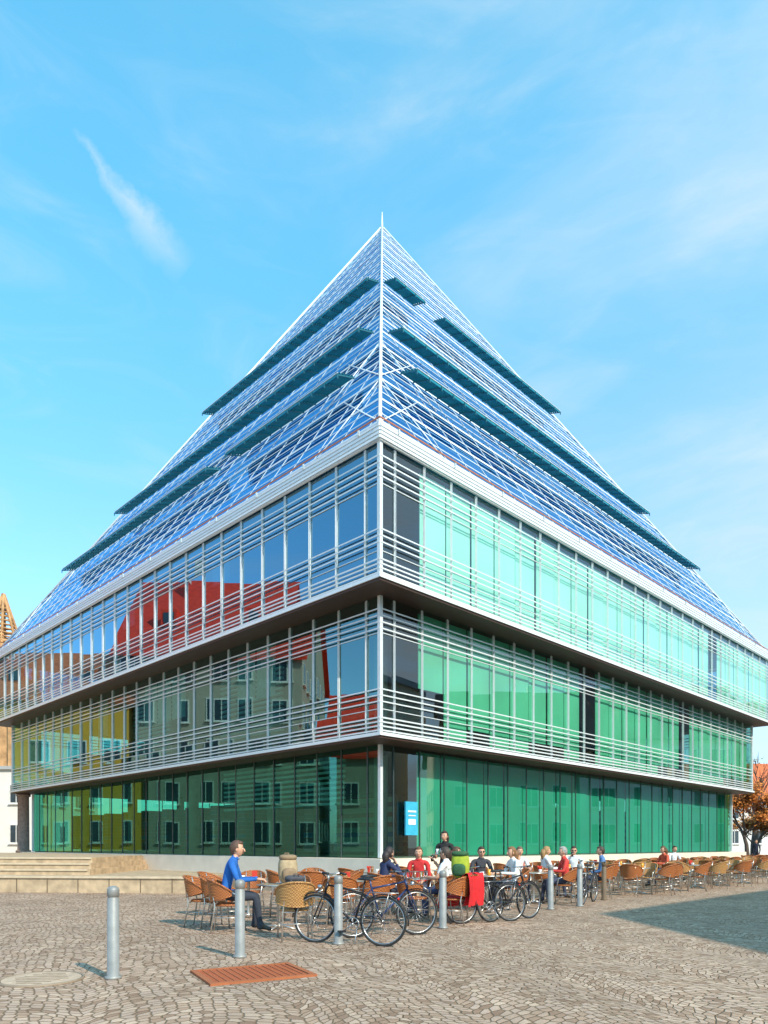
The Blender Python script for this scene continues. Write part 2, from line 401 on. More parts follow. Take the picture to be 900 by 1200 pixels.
# pyramid
def hw(z): return H3*(ZA-z)/(ZA-Z3)
SL=(ZA-Z3)/H3
PG=MB(); PF=MB()
zrows=[Z3+i*(ZA-Z3)/26 for i in range(27)]
for k in range(4):
    M=RK(k)
    grid=[-14.3+1.1*i for i in range(27)]
    grid=[-H3]+grid+[H3]
    for z0_,z1_ in zip(zrows[:-1],zrows[1:]):
        a0,a1=hw(z0_),hw(z1_)
        for ua,ub in zip(grid[:-1],grid[1:]):
            b0,b1=max(ua,-a0),min(ub,a0)
            if b1-b0<1e-4: continue
            t0,t1=max(ua,-a1),min(ub,a1)
            tl=random.uniform(-1,1)*0.010
            if t1-t0>1e-4: PG.add([(b0,-a0-tl,z0_),(b1,-a0-tl,z0_),(t1,-a1+tl,z1_),(t0,-a1+tl,z1_)],[(0,1,2,3)],0,False,M)
            else:
                tx=-a1 if ua<0 else a1
                PG.add([(b0,-a0,z0_),(b1,-a0,z0_),(tx,-a1,z1_)],[(0,1,2)],0,False,M)
    front=k in(0,3)
    z=Z3+0.22;i=0
    while z<ZA-0.4:
        a=hw(z); 
        if front or i%4==0: PF.box((0,-(a+0.03),z),(2*a+0.05,0.012,0.020 if i%3 else 0.050),0,M)
        z+=0.44;i+=1
    for u in grid[1:-1]:
        zt=ZA-(abs(u))*SL
        if zt-Z3<0.4: continue
        p0=Vector((u,-(H3+0.01),Z3)); p1=Vector((u,-(hw(zt)+0.01),zt))
        if front: PF.tube([p0,p1],0.009,4,1,M=M,smooth=False)
    for zz in(15.2,18.0,23.5):
        a=hw(zz)-0.4; PF.box((0,-a,zz),(2*a,0.10,0.14),2,M)
    for s_ in(-1,1):
        for j in range(2):
            za=Z3+0.2+j*2.9; a=hw(za); zb=za+2.6; b2=hw(zb)
            PF.tube([(s_*a,-(a+0.03),za),(s_*(b2-1.5) if b2>1.6 else 0,-(b2+0.03),zb)],0.018,5,0,M=M)
            PF.tube([(s_*(a-2.4) if a>2.5 else 0,-(a+0.03),za),(s_*b2,-(b2+0.03),zb)],0.018,5,0,M=M)
for sx in(-1,1):
    for sy in(-1,1):
        PF.tube([(sx*(H3+0.04),sy*(H3+0.04),Z3-0.05),(sx*0.05,sy*0.05,ZA+0.05)],0.05,8,0)
PF.tube([(0,0,ZA-0.6),(0,0,ZA+0.9)],[0.09,0.02],8,0)
PG.obj('pyramid_glazing',[M_gp],lib); PF.obj('pyramid_frame',[M_white,M_alu,mat('inner_steel',(0.25,0.42,0.55),0.5)],lib)
# projecting sunshade wings
W=MB()
def wing(k,z,v0,v1,rev):
    a=hw(z); q=math.sqrt(2)
    ua,ub=-a+v0*q,-a+v1*q
    if rev: ua,ub=a-v1*q,a-v0*q
    M=RK(k); ln=ub-ua; uc=(ua+ub)/2
    rot=Matrix.Rotation(R(-30),3,'X')
    for i in range(5):
        W.box((uc,-(a+0.12+i*0.12),z+0.26-i*0.04),(ln,0.10,0.014),0,M,rot)
    W.box((uc,-(a+0.70),z+0.03),(ln,0.03,0.07),0,M)
    W.box((uc,-(a+0.72),z+0.085),(ln,0.03,0.02),2,M)
    n=max(2,int(ln/0.55))
    for j in range(n+1):
        u=ua+ln*j/n
        W.box((u,-(a+0.38),z+0.12),(0.035,0.66,0.035),1,M,Matrix.Rotation(R(18),3,'X'))
        W.box((u,-(a+0.73),z-0.03),(0.035,0.035,0.14),1,M)
for a_ in((15.2,.55,15.4),(18.0,.2,12.9),(23.5,0.05,1.25),(23.5,2.16,8.6)): wing(0,*a_,False)
for a_ in((15.2,.75,5.0),(15.2,5.94,15.6),(18.0,.2,12.9),(23.5,0.05,8.7)): wing(3,*a_,True)
for a_ in((15.2,.75,15.0),(18.0,.2,12.9),(23.5,0.05,8.7)):
    wing(1,*a_,False); wing(2,*a_,False)
W.obj('sunshade_wings',[M_teal,mat('teal_bracket',(0.02,0.14,0.18),0.4,0.3),M_alu],lib)
# plinth
S=MB()
S.box((0,0,0.735),(2*H1+1.2,2*H1+1.2,0.57),0)
S.box((0,0,0.225),(2*H1+1.9,2*H1+1.9,0.45),1)
S.obj('plinth',[mat('pale_plinth',(0.78,0.67,0.54),0.7,0,0.07,2),mat('stone_plinth',(0.46,0.36,0.25),0.8,0,0.15,3,0.2)],lib)
# sign
S=MB(); S.box((0,0,0),(0.50,0.05,0.95),0); S.box((0,-0.03,0.2),(0.34,0.012,0.05),1); S.box((0,-0.03,0.08),(0.30,0.012,0.03),1); S.box((0,-0.03,-0.1),(0.3,0.012,0.16),1)
o=S.obj('blue_sign',[M_sign,M_white],lib); o.location=(-H1+1.1,-(H1+0.14),2.15)
S=MB(); S.tube([(0,0,0.98),(0,0,1.1),(0,0,1.12),(0,0,4.0),(0,0,4.02),(0,0,4.16)],[0.38,0.38,0.30,0.28,0.36,0.36],16,0)
o=S.obj('corner_column',[mat('column_brick',(0.24,0.16,0.13),0.8,0,0.25,9)],None,(-19.6,38.5,0))

# stone terrace + steps on the left
M_st=mat('step_stone',(0.48,0.35,0.22),0.8,0,0.25,4,0.25)
S=MB()
S.prism([(-5.2,20.3),(-5.2,24.05),(-19,37.9),(-33,37.9),(-14,21.2)],0,0.44,0)
for i in range(3):
    x0=-9.3-0.15*i; y0=22.4+0.45*i
    S.prism([(x0,y0),(x0,18.85-x0),(-19,37.9),(-31,37.9),(-15.5,y0+0.7)],0.44,0.44+0.18*(i+1)+0.0,0)
for i in range(3):
    x0=-9.3-0.15*i; y0=22.4+0.45*i
    S.box(((x0-15.5)/2,y0+0.34,0.44+0.18*(i+1)-0.02),(6.1-0.1*i,0.06,0.05),1,None,Matrix.Rotation(-math.atan2(0.7,15.5+x0),3,'Z'))
dv=Vector((-8.8,0.9,0)).normalized()
for i in range(9):
    p=Vector((-5.2,20.3,0))+dv*(0.9+i*0.95)
    S.box((p.x,p.y,0.20),(0.018,0.03,0.40),2,None,Matrix.Rotation(math.atan2(dv.y,dv.x),3,'Z'))
p=Vector((-5.2,20.3,0))+dv*4.4
S.box((p.x,p.y,0.455),(8.9,0.10,0.06),1,None,Matrix.Rotation(math.atan2(dv.y,dv.x)+math.pi,3,'Z'))
S.obj('stone_steps',[M_st,mat('step_nosing',(0.58,0.46,0.32),0.8),mat('stone_joint',(0.15,0.11,0.07),0.9)])

# ------------------------------------------------------------------ surrounding houses
M_win=mat('window_pane',(0.04,0.06,0.08),0.08,0,0.2)
M_frame=mat('window_frame',(0.75,0.74,0.70),0.6)
def house(name,x0,x1,y0,y1,ze,zr,wall,roof,wsp=2.6,fh=3.1,axis='Y',z0w=1.0):
    e=empty(name,((x0+x1)/2,(y0+y1)/2,0)); hx=(x1-x0)/2; hy=(y1-y0)/2
    A=MB(); A.box((0,0,ze/2),(2*hx,2*hy,ze),0)
    if zr>ze:
        if axis=='Y': A.add([(-hx,-hy,ze),(hx,-hy,ze),(0,-hy,zr),(-hx,hy,ze),(hx,hy,ze),(0,hy,zr)],[(0,1,2),(4,3,5)],0)
        else: A.add([(-hx,-hy,ze),(-hx,hy,ze),(-hx,0,zr),(hx,-hy,ze),(hx,hy,ze),(hx,0,zr)],[(1,0,2),(3,4,5)],0)
    A.obj('walls',[wall],e)
    A=MB(); ov=0.45
    if zr>ze:
        run=hx if axis=='Y' else hy; dz=(zr-ze)*ov/run
        for s_ in(-1,1):
            if axis=='Y': q=[(s_*(hx+ov),-hy-ov,ze-dz),(s_*(hx+ov),hy+ov,ze-dz),(0,hy+ov,zr+.02),(0,-hy-ov,zr+.02)]
            else: q=[(-hx-ov,s_*(hy+ov),ze-dz),(hx+ov,s_*(hy+ov),ze-dz),(hx+ov,0,zr+.02),(-hx-ov,0,zr+.02)]
            A.add(q+[(a,b_,c+0.22) for a,b_,c in q],[(0,1,2,3),(7,6,5,4),(0,4,5,1),(1,5,6,2),(2,6,7,3),(3,7,4,0)],0)
        A.box((0.3*hx,0.3*hy,zr+0.2),(0.7,0.7,1.9),1)
        n=int((2*hy if axis=='Y' else 2*hx)/5)
        for i in range(n):
            t=(i+0.5)/n*2-1
            for s_ in(-1,1):
                if axis=='Y': A.box((s_*hx*0.62,t*hy,ze+(zr-ze)*0.42),(1.6,1.1,1.3),0); A.box((s_*(hx*0.62+0.83),t*hy,ze+(zr-ze)*0.42),(0.06,0.7,0.8),2)
                else: A.box((t*hx,s_*hy*0.62,ze+(zr-ze)*0.42),(1.1,1.6,1.3),0); A.box((t*hx,s_*(hy*0.62+0.83),ze+(zr-ze)*0.42),(0.7,0.06,0.8),2)
    else:
        A.box((0,0,ze+0.15),(2*hx+0.5,2*hy+0.5,0.3),0)
    A.obj('roof',[roof,M_frame,M_win],e)
    A=MB()
    z=z0w+1.4
    while z<ze-0.9:
        for axis_,half,oth in(('x',hx,hy),('y',hy,hx)):
            n=int(2*half/wsp)
            for i in range(n):
                t=-half+(i+0.5)*2*half/n
                for s_ in(-1,1):
                    if axis_=='x':
                        A.box((t,s_*(oth+0.02),z),(1.25,0.08,1.75),1); A.box((t,s_*(oth+0.05),z),(1.05,0.06,1.55),0); A.box((t,s_*(oth+0.075),z),(0.06,0.05,1.55),1); A.box((t,s_*(oth+0.1),z-0.92),(1.4,0.2,0.08),1)
                    else:
                        A.box((s_*(oth+0.02),t,z),(0.08,1.25,1.75),1); A.box((s_*(oth+0.05),t,z),(0.06,1.05,1.55),0); A.box((s_*(oth+0.075),t,z),(0.05,0.06,1.55),1); A.box((s_*(oth+0.1),t,z-0.92),(0.2,1.4,0.08),1)
        z+=fh
    A.obj('windows',[M_win,M_frame],e)
    return e
W_white=mat('white_render',(0.72,0.70,0.66),0.85,0,0.05,1); W_yel=mat('yellow_render',(0.80,0.42,0.05),0.85,0,0.06,1)
W_beige=mat('beige_render',(0.42,0.38,0.30),0.85,0,0.06,1)
W_cream=mat('cream_render',(0.68,0.58,0.42),0.85,0,0.06,1); W_grey=mat('grey_render',(0.40,0.40,0.40),0.85,0,0.06,1)
R_red=mat('red_tiles',(0.80,0.035,0.008),0.7,0,0.2,3); R_or=mat('orange_tiles',(0.60,0.14,0.04),0.7,0,0.25,3); R_dk=mat('dark_tiles',(0.12,0.08,0.07),0.7,0,0.25,3)
house('red_roofed_townhouse',-50,-36,24.5,37.5,16.0,23.5,W_beige,R_red)
house('yellow_townhouse',-50,-36.4,38.2,54,12.6,17.5,W_yel,R_or,2.3)
house('beige_townhouse',-49,-37,6,23,8.6,14.0,W_beige,R_red)
house('cream_townhouse',40,52,24,36,9.5,15,W_cream,R_dk)
house('white_townhouse',41,52,37,48,10.5,15.5,W_white,R_dk)
house('yellow_townhouse',40.5,52,49,58,9.0,14,W_yel,R_or)
house('white_department_store',-62,-31.5,64,78,8.2,8.2,W_white,W_grey,3.2,3.6)
house('white_townhouse',38,56,92,106,7.5,12.5,W_white,R_or,3,3.2,'X')
house('cream_townhouse',60,80,110,130,9,14,W_cream,R_dk,3,3.2,'X')
# building to the right of the camera, casts the shadow on the square
e_=empty('corner_office_building')
A=MB(); poly=[(16.7,-1),(18.2,-15),(44,-15),(44,22),(33,14.5),(30.5,12.7)]
A.prism(poly,0,14.6,0); A.prism([(16.4,-0.7),(17.9,-15.3),(44.3,-15.3),(44.3,22.6),(32.8,15.0),(30.2,13.1)],14.6,15.1,1)
A.obj('walls',[W_cream,W_grey],e_)
A=MB(); d=Vector((14,14,0)).normalized(); nn=Vector((-d.y,d.x,0))
for fl in range(4):
    for i in range(6):
        p=Vector((16.7,-1,0))+d*(1.8+i*2.9)+nn*0.03; 
        A.box((p.x,p.y,2.2+fl*3.4),(1.5,0.1,1.8),0,None,Matrix.Rotation(R(45),3,'Z'))
A.obj('windows',[M_win],e_)

# minster tower at left
M_min=mat('sandstone',(0.46,0.25,0.11),0.85,0,0.35,0.8,0.4)
A=MB()
def pinn(x,y,z,r,h):
    A.tube([(x,y,z),(x,y,z+h*0.35)],r,4,0,smooth=False); A.tube([(x,y,z+h*0.35),(x,y,z+h*0.36),(x,y,z+h)],[r*1.35,r*1.1,0.03],6,0,smooth=False)
    for i in range(4):
        zz=z+h*(0.42+i*0.13); rr=r*1.1*(1-(zz-z-h*.36)/(h*.64))+0.12
        for t in range(4): A.sphere((x+rr*math.cos(t*1.57),y+rr*math.sin(t*1.57),zz),(0.16,0.16,0.2),0,5,4)
A.box((0,0,20),(9,9,40),0)
for s_ in(-1,1):
    for t in(-1,1): A.box((s_*4.6,t*4.6,19),(1.6,1.6,38),0); pinn(s_*4.6,t*4.6,38,0.8,9)
pr=[(3.9*math.cos(R(22.5+45*i)),3.9*math.sin(R(22.5+45*i))) for i in range(8)]
A.prism(pr,40,47,0)
for x,y in pr: pinn(x,y,44.5,0.42,5)
for zz in(40.2,44.3,46.8): A.tube([(x*1.06,y*1.06,zz) for x,y in pr],0.28,5,0,True)
for i in range(8):
    x,y=pr[i]; x2,y2=pr[(i+1)%8]
    A.tube([(x*.9,y*.9,47),(x*0.03,y*.03,57.5)],0.30,5,0)
    for j in range(11):
        f=1-j/11.5; A.sphere((x*.9*f,y*.9*f,47+10.5*(1-f)),(0.34,0.34,0.42),0,5,4)
        A.tube([(x*.88*f,y*.88*f,47+10.5*(1-f)),(x2*.88*f,y2*.88*f,47+10.5*(1-f))],0.2,4,0)
    A.box(((x+x2)/2,(y+y2)/2,43.5),(0.9,0.9,5),1,None,Matrix.Rotation(R(45*i),3,'Z'))
A.obj('minster_tower',[M_min,mat('dark_opening',(0.05,0.035,0.025),0.9)],None,(-80.6,150,-3))

# ------------------------------------------------------------------ trees
def tree(name,loc,h,spread,leafcol,nleaf,seed,bare=False):
    rnd=random.Random(seed); A=MB(); tips=[]
    def br(p,d,ln,r,dep):
        pts=[p];rs=[r];q=Vector(p);dd=Vector(d)
        for i in range(4):
            dd=(dd+Vector((rnd.uniform(-1,1),rnd.uniform(-1,1),rnd.uniform(-.3,.6)))*0.16).normalized(); q=q+dd*ln/4; pts.append(q.copy()); rs.append(r*(1-0.13*(i+1)))
        A.tube(pts,rs,6 if dep<2 else 4,0)
        if dep>=(4 if bare else 3): tips.extend(pts[2:]); return
        for i in range(rnd.randint(3,4)):
            t=rnd.choice(pts[2:]); nd=(dd+Vector((rnd.uniform(-1,1),rnd.uniform(-1,1),rnd.uniform(-.2,.8)))*spread).normalized(); br(t,nd,ln*rnd.uniform(.55,.75),r*0.5,dep+1)
    br(Vector((0,0,0)),Vector((0,0,1)),h*0.42,h*0.03,0)
    for i in range(nleaf):
        c=rnd.choice(tips)+Vector((rnd.gauss(0,1),rnd.gauss(0,1),rnd.gauss(0,.8)))*0.28; s_=rnd.uniform(.07,.15)
        a=Vector((rnd.gauss(0,1),rnd.gauss(0,1),rnd.gauss(0,1))).normalized(); b_=a.orthogonal().normalized()
        A.add([c+a*s_,c+b_*s_*.6,c-a*s_,c-b_*s_*.6],[(0,1,2,3)],rnd.choice([1,1,2]))
    l2=tuple(c*0.5 for c in leafcol)
    A.obj(name,[mat(name+'_bark',(0.09,0.065,0.05),0.9),mat(name+'_leaf',leafcol,0.7),mat(name+'_leaf_dark',l2,0.7)],None,loc)
tree('autumn_tree',(29.8,58,0),6.8,0.9,(0.62,0.20,0.03),9000,3)
tree('bare_tree',(36.6,70,0),13,0.8,(0.2,0.12,0.05),300,5,True)
tree('autumn_tree',(34.5,66,0),5.5,0.9,(0.50,0.20,0.04),5000,9)

# ------------------------------------------------------------------ bollards
M_boll=mat('bollard_grey',(0.27,0.27,0.26),0.5,0.2,0.15,8,0.1); M_bb=mat('bollard_brown',(0.14,0.09,0.05),0.6)
B=MB(); B.tube([(0,0,0),(0,0,.03),(0,0,.035),(0,0,.84),(0,0,.845),(0,0,.86),(0,0,.865),(0,0,.93),(0,0,.955),(0,0,.968),(0,0,.972)],[.085,.085,.062,.06,.052,.052,.062,.062,.052,.03,.004],24,0)
me1=B.mesh('bollard',[M_boll]); me2=B.mesh('bollard_b',[M_bb])
for x,y in((-2.83,7.4),(-1.79,8.8),(0.986,11.86),(3.6,15.3),(4.45,16.1),(-0.64,9.95)): place('bollard',me1,(x,y,0))
place('bollard',me2,(5.56,17.9,0))

# ------------------------------------------------------------------ cafe furniture
M_rat=weave('rattan',(0.52,0.17,0.045),(0.20,0.06,0.018),45); M_rat2=weave('light_rattan',(0.58,0.31,0.11),(0.28,0.13,0.04),45)
M_met=mat('chair_metal',(0.55,0.53,0.5),0.3,0.8); M_redc=mat('red_blanket',(0.60,0.015,0.02),0.85,0,0.15,12)
def chair_mesh(rat,blanket=False):
    C=MB(); n=18
    rim=[(0.215*math.cos(2*math.pi*i/24),0.205*math.sin(2*math.pi*i/24)+0.0,0.445) for i in range(24)]
    C.tube(rim,0.018,8,0,True)
    C.prism([(0.21*math.cos(2*math.pi*i/24),0.20*math.sin(2*math.pi*i/24)) for i in range(24)],0.435,0.455,0)
    for off in(0,0.014):
        vs=[];K=16
        for i in range(K+1):
            a=R(180+ -15+ (210)*i/K)
            t=abs(i/K*2-1)
            r=0.265+off; zt=0.86-0.20*t**2.2; zb=0.50+0.10*t**2
            for j in range(6):
                z=zb+(zt-zb)*j/5; rr=r+0.03*(z-0.45)
                vs.append((rr*math.cos(a),rr*math.sin(a)-0.01-(z-0.45)*0.14*(1-t),z))
        fs=[(i*6+j,(i+1)*6+j,(i+1)*6+j+1,i*6+j+1) for i in range(K) for j in range(5)]
        C.add(vs,fs,0,True)
        if off==0.014: top=[Vector(vs[i*6+5]) for i in range(K+1)]; bot=[Vector(vs[i*6]) for i in range(K+1)]
    C.tube(top,0.017,8,0); C.tube(bot,0.010,6,0)
    for s_ in(-1,1):
        C.tube([(s_*0.23,0.24,0.0),(s_*0.225,0.20,0.40),(s_*0.25,0.16,0.6),(s_*0.268,0.06,0.655)],0.0125,8,1)
        C.tube([(s_*0.22,-0.27,0.0),(s_*0.20,-0.20,0.42),(s_*0.17,-0.235,0.62),(s_*0.15,-0.28,0.84)],0.0125,8,1)
        C.tube([(s_*0.226,0.215,0.25),(s_*0.208,-0.235,0.25)],0.008,6,1)
    C.tube([(-0.226,0.2,0.41),(0.226,0.2,0.41)],0.010,6,1); C.tube([(-0.208,-0.235,0.25),(0.208,-0.235,0.25)],0.008,6,1)
    C.tube([(-0.2,-0.2,0.42),(0.2,-0.2,0.42)],0.010,6,1)
    if blanket:
        vs=[];K=10
        prof=[(-0.34,0.32),(-0.36,0.55),(-0.365,0.78),(-0.345,0.90),(-0.30,0.905),(-0.245,0.86),(-0.235,0.6),(-0.20,0.475),(0.0,0.47),(0.2,0.475),(0.245,0.42),(0.25,0.26)]
        for i in range(K+1):
            x=-0.2+0.4*i/K
            for (y,z) in prof: vs.append((x,y+0.012*math.sin(i*1.9+z*9),z+0.008*math.sin(i*1.3)))
        m_=len(prof)
        C.add(vs,[(i*m_+j,(i+1)*m_+j,(i+1)*m_+j+1,i*m_+j+1) for i in range(K) for j in range(m_-1)],2,True)
    return C.mesh('cafe_chair',[rat,M_met,M_redc])
CH=[chair_mesh(M_rat),chair_mesh(M_rat2),chair_mesh(M_rat,True)]
T=MB()
M_tt=mat('table_top',(0.42,0.30,0.20),0.35,0,0.1,6)
T.prism([(0.35*math.cos(2*math.pi*i/28),0.35*math.sin(2*math.pi*i/28)) for i in range(28)],0.725,0.748,0)
T.tube([(0.352*math.cos(2*math.pi*i/28),0.352*math.sin(2*math.pi*i/28),0.736) for i in range(28)],0.013,6,1,True)
T.tube([(0,0,0.03),(0,0,0.06),(0,0,0.10),(0,0,0.70),(0,0,0.724)],[0.05,0.045,0.028,0.028,0.09],12,1)
for i in range(4):
    a=R(45+90*i); T.tube([(0,0,0.07),(0.16*math.cos(a),0.16*math.sin(a),0.045),(0.31*math.cos(a),0.31*math.sin(a),0.012)],[0.02,0.018,0.013],6,1)
TM=T.mesh('cafe_table',[M_tt,M_met])
K_=MB(); K_.tube([(0,0,0),(0,0,.004),(0,0,.01),(0,0,.011)],[.05,.07,.075,.02],14,0)
K_.tube([(0,0,.01),(0,0,.03),(0,0,.07),(0,0,.068),(0,0,.06)],[.022,.035,.041,.037,.005],14,0); K_.tube([(.04,0,.06),(.06,0,.055),(.06,0,.035),(.035,0,.025)],.005,5,0)
CUP=K_.mesh('coffee_cup',[mat('porcelain',(0.8,0.8,0.78),0.2)])
K_=MB(); K_.tube([(0,0,0),(0,0,.01),(0,0,.13),(0,0,.135)],[.028,.03,.038,.01],12,0)
GLS=K_.mesh('drinking_glass',[mat('cola',(0.25,0.10,0.03),0.1)]); GLS2=K_.mesh('drinking_glass_b',[mat('orange_juice',(0.8,0.35,0.03),0.15)])
K_=MB(); K_.box((0,0,.075),(0.10,0.01,0.15),0,None,Matrix.Rotation(R(12),3,'X')); K_.box((0,0.03,.075),(0.10,0.01,0.15),0,None,Matrix.Rotation(R(-12),3,'X'))
MENU=K_.mesh('menu_card',[mat('menu_red',(0.6,0.05,0.03),0.5)])
used=[];tabs=[]
def chair(x,y,rz,kind=None):
    if kind is None: kind=random.choice([0,0,0,1])
    place('cafe_chair',CH[kind],(x,y,0),rz); used.append((x,y))
def table(x,y,items=True):
    place('cafe_table',TM,(x,y,0),random.uniform(0,1.5)); tabs.append((x,y))
    if items:
        for m_,n_ in random.sample([(CUP,'coffee_cup'),(GLS,'drinking_glass'),(GLS2,'drinking_glass'),(MENU,'menu_card'),(CUP,'coffee_cup')],3):
            a=random.uniform(0,6.28); r=random.uniform(.08,.25); place(n_,m_,(x+r*math.cos(a),y+r*math.sin(a),0.749),random.uniform(0,6))

# ------------------------------------------------------------------ people
def skinmesh(joints,edges,root):
    me=bpy.data.meshes.new('tmp'); me.from_pydata([j[0] for j in joints],edges,[]); o=bpy.data.objects.new('tmp',me); COL.objects.link(o)
    md=o.modifiers.new('s','SKIN'); 
    if not me.skin_vertices: 
        bpy.context.view_layer.objects.active=o
    sv=me.skin_vertices[0].data
    for i,j in enumerate(joints):
        sv[i].radius=j[1]; sv[i].use_root=(i==root)
    md.use_smooth_shade=True; md.branch_smoothing=0.6
    ss=o.modifiers.new('ss','SUBSURF'); ss.levels=2; ss.render_levels=2
    dg=bpy.context.evaluated_depsgraph_get(); ev=o.evaluated_get(dg); r=ev.to_mesh()
    vs=[v.co.copy() for v in r.vertices]; fs=[tuple(p.vertices) for p in r.polygons]
    ev.to_mesh_clear(); bpy.data.objects.remove(o); bpy.data.meshes.remove(me)
    return vs,fs
def segd(p,a,b):
    ab=b-a; t=max(0,min(1,(p-a).dot(ab)/max(ab.length_squared,1e-9))); return (p-(a+ab*t)).length
def lerp(a,b,t): return Vector(a)*(1-t)+Vector(b)*t
def person(name,loc,rz,pose='table',shirt=(0.1,0.1,0.3),pants=(0.05,0.06,0.1),hair=(0.05,0.03,0.02),skin=(0.62,0.34,0.22),long=False,sleeves=True,look=0,sc=1.0,lean=0.0,sung=False):
    sit=pose!='stand' and pose!='walk'
    F=lambda x,y,z:Vector((x,y,z))
    if sit:
        hz_=0.565; pel=F(0,-0.06,hz_); wa=F(0,-0.075+lean*.3,0.72); ch=F(0,-0.06+lean*.7,0.92); nb=F(0,-0.045+lean,1.055); nk=F(0,-0.02+lean*1.1,1.12); hd=F(0,0.0+lean*1.2,1.235)
    else:
        pel=F(0,0,0.93); wa=F(0,0,1.10); ch=F(0,-0.01,1.28); nb=F(0,-0.005,1.42); nk=F(0,0.005,1.49); hd=F(0,0.02,1.605)
    J=[];E=[];Lb=[]
    def j(p,r): J.append((p,r if isinstance(r,tuple) else (r,r))); return len(J)-1
    def e(a,b_,m_): E.append((a,b_)); Lb.append(m_)
    ip=j(pel,(0.155,0.115)); iw=j(wa,(0.135,0.10)); ic=j(ch,(0.155,0.11)); inb=j(nb,(0.085,0.075)); ink=j(nk,(0.052,0.052)); ihd=j(lerp(nk,hd,.6),(0.05,0.05))
    e(ip,iw,1);e(iw,ic,1);e(ic,inb,1);e(inb,ink,0);e(ink,ihd,0)
    hands=[]
    for s_ in(-1,1):
        if sit:
            hip=pel+F(s_*.09,.03,-.01); kn=F(s_*.125,.40,.53); an=F(s_*.12,.40+(.06 if s_>0 else -.04),.10); to=an+F(s_*.01,.17,-.055)
            if pose=='cross' and s_>0: kn=F(.04,.42,.60); an=F(-.10,.60,.24); to=an+F(-.02,.16,-.03)
        elif pose=='walk':
            hip=pel+F(s_*.09,0,-.03); kn=F(s_*.10,.14*s_+.06,.50); an=F(s_*.10,.26*s_-.04,.10); to=an+F(0,.17,-.05)
        else:
            hip=pel+F(s_*.09,0,-.03); kn=F(s_*.10,.02,.50); an=F(s_*.11,-.03,.09); to=an+F(s_*.02,.17,-.05)
        a=j(hip,(.10,.095));b1=j(lerp(hip,kn,.5),.085);b2=j(kn,.062);b3=j(lerp(kn,an,.4),.058);c_=j(an,.042);d_=j(to,(.042,.03)); he=j(an+F(0,-.045,-.05),.034)
        e(ip,a,2);e(a,b1,2);e(b1,b2,2);e(b2,b3,2);e(b3,c_,2);e(c_,d_,3);e(c_,he,3)
        sh=nb+F(s_*.175,-.005,-.035)
        if sit:
            if pose=='chin' and s_>0: el=F(.20,.27,.80); wr=F(.09,.20,1.03)
            elif pose=='drink' and s_>0: el=F(.26,.16,.86); wr=F(.10,.28,1.08)
            elif pose=='lap' or pose=='cross': el=nb+F(s_*.235,.05,-.33); wr=F(s_*.11,.23,.665)
            else: el=nb+F(s_*.245,.09,-.28); wr=F(s_*.12,.36+lean*.5,.79)
        elif pose=='walk': el=sh+F(s_*.05,-.10*s_,-.28); wr=el+F(0,.08-.08*s_,-.24)
        else:
            el=sh+F(s_*.06,.0,-.29); wr=el+F(-s_*.06,.24,.03)
        m1=1; m3=1 if sleeves else 0
        a=j(sh,(.062,.062)); b0=j(lerp(sh,el,.5),.05); b1=j(el,.040); b2=j(lerp(el,wr,.4),.037); c_=j(wr,(.026,.024))
        e(inb,a,1);e(a,b0,1);e(b0,b1,m3);e(b1,b2,m3);e(b2,c_,m3)
        hands.append((s_,el,wr))
    vs,fs=skinmesh(J,E,ip)
    P=MB(); Jp=[q[0] for q in J]; ms=[]
    for f in fs:
        c=sum((vs[i] for i in f),Vector())/len(f)
        best=min(range(len(E)),key=lambda k:segd(c,Jp[E[k][0]],Jp[E[k][1]])-0.4*(J[E[k][0]][1][0]+J[E[k][1]][1][0]))
        m_=Lb[best]
        ms.append(m_)
    P.add(vs,fs,ms,True)
    Rh=Matrix.Rotation(look,3,'Z')
    def hf(p):
        q=Vector(p)
        if q.z<0: q.x*=1-0.30*(-q.z)**1.5; q.y=q.y*(1-0.18*(-q.z)) + (0.10*(-q.z) if q.y>0 else 0.0)
        if q.y>0.7: q.y=0.7+(q.y-0.7)*0.55
        return q
    def at(x,y,z): return hd+Rh@Vector((x,y,z))
    P.sphere(hd,(0.077,0.098,0.118),0,20,14,hf,None,Rh)
    P.tube([at(0,.083,.012),at(0,.098,-.012),at(0,.107,-.030),at(0,.088,-.040)],[.008,.012,.015,.008],8,0)
    for s_ in(-1,1):
        P.sphere(at(s_*.079,-.005,-.008),(.010,.020,.032),0,8,6,None,None,Rh)
        P.sphere(at(s_*.031,.078,.008),(.013,.009,.008),7,8,6,None,None,Rh); P.sphere(at(s_*.031,.0855,.008),(.006,.004,.006),5,8,6,None,None,Rh)
        P.tube([at(s_*.046,.077,.026),at(s_*.03,.085,.031),at(s_*.016,.086,.027)],.0035,5,4)
    P.tube([at(-.022,.082,-.062),at(0,.090,-.061),at(.022,.082,-.062)],[.002,.006,.002],6,6)
    def hfilt(c):
        l=Rh.inverted()@c
        return not (l.y>0.028 and l.z<0.062) and not (l.z<(-0.085 if long else -0.045)) and not (abs(l.x)>.06 and l.z<-.005 and l.y>-.01 and not long)
    P.sphere(hd+Rh@Vector((0,-.008,.012)),(0.088,0.108,0.122),4,22,16,None,None,Rh,hfilt)
    P.sphere(hd+Rh@Vector((0,.035,.085)),(0.062,0.05,0.035),4,12,8,None,None,Rh)
    if long: P.tube([at(0,-.075,.03),at(0,-.105,-.06),at(0,-.10,-.16),at(0,-.09,-.25)],[.07,.075,.06,.02],10,4)
    else: P.sphere(at(0,-.055,-.03),(.062,.05,.065),4,12,8,None,None,Rh)
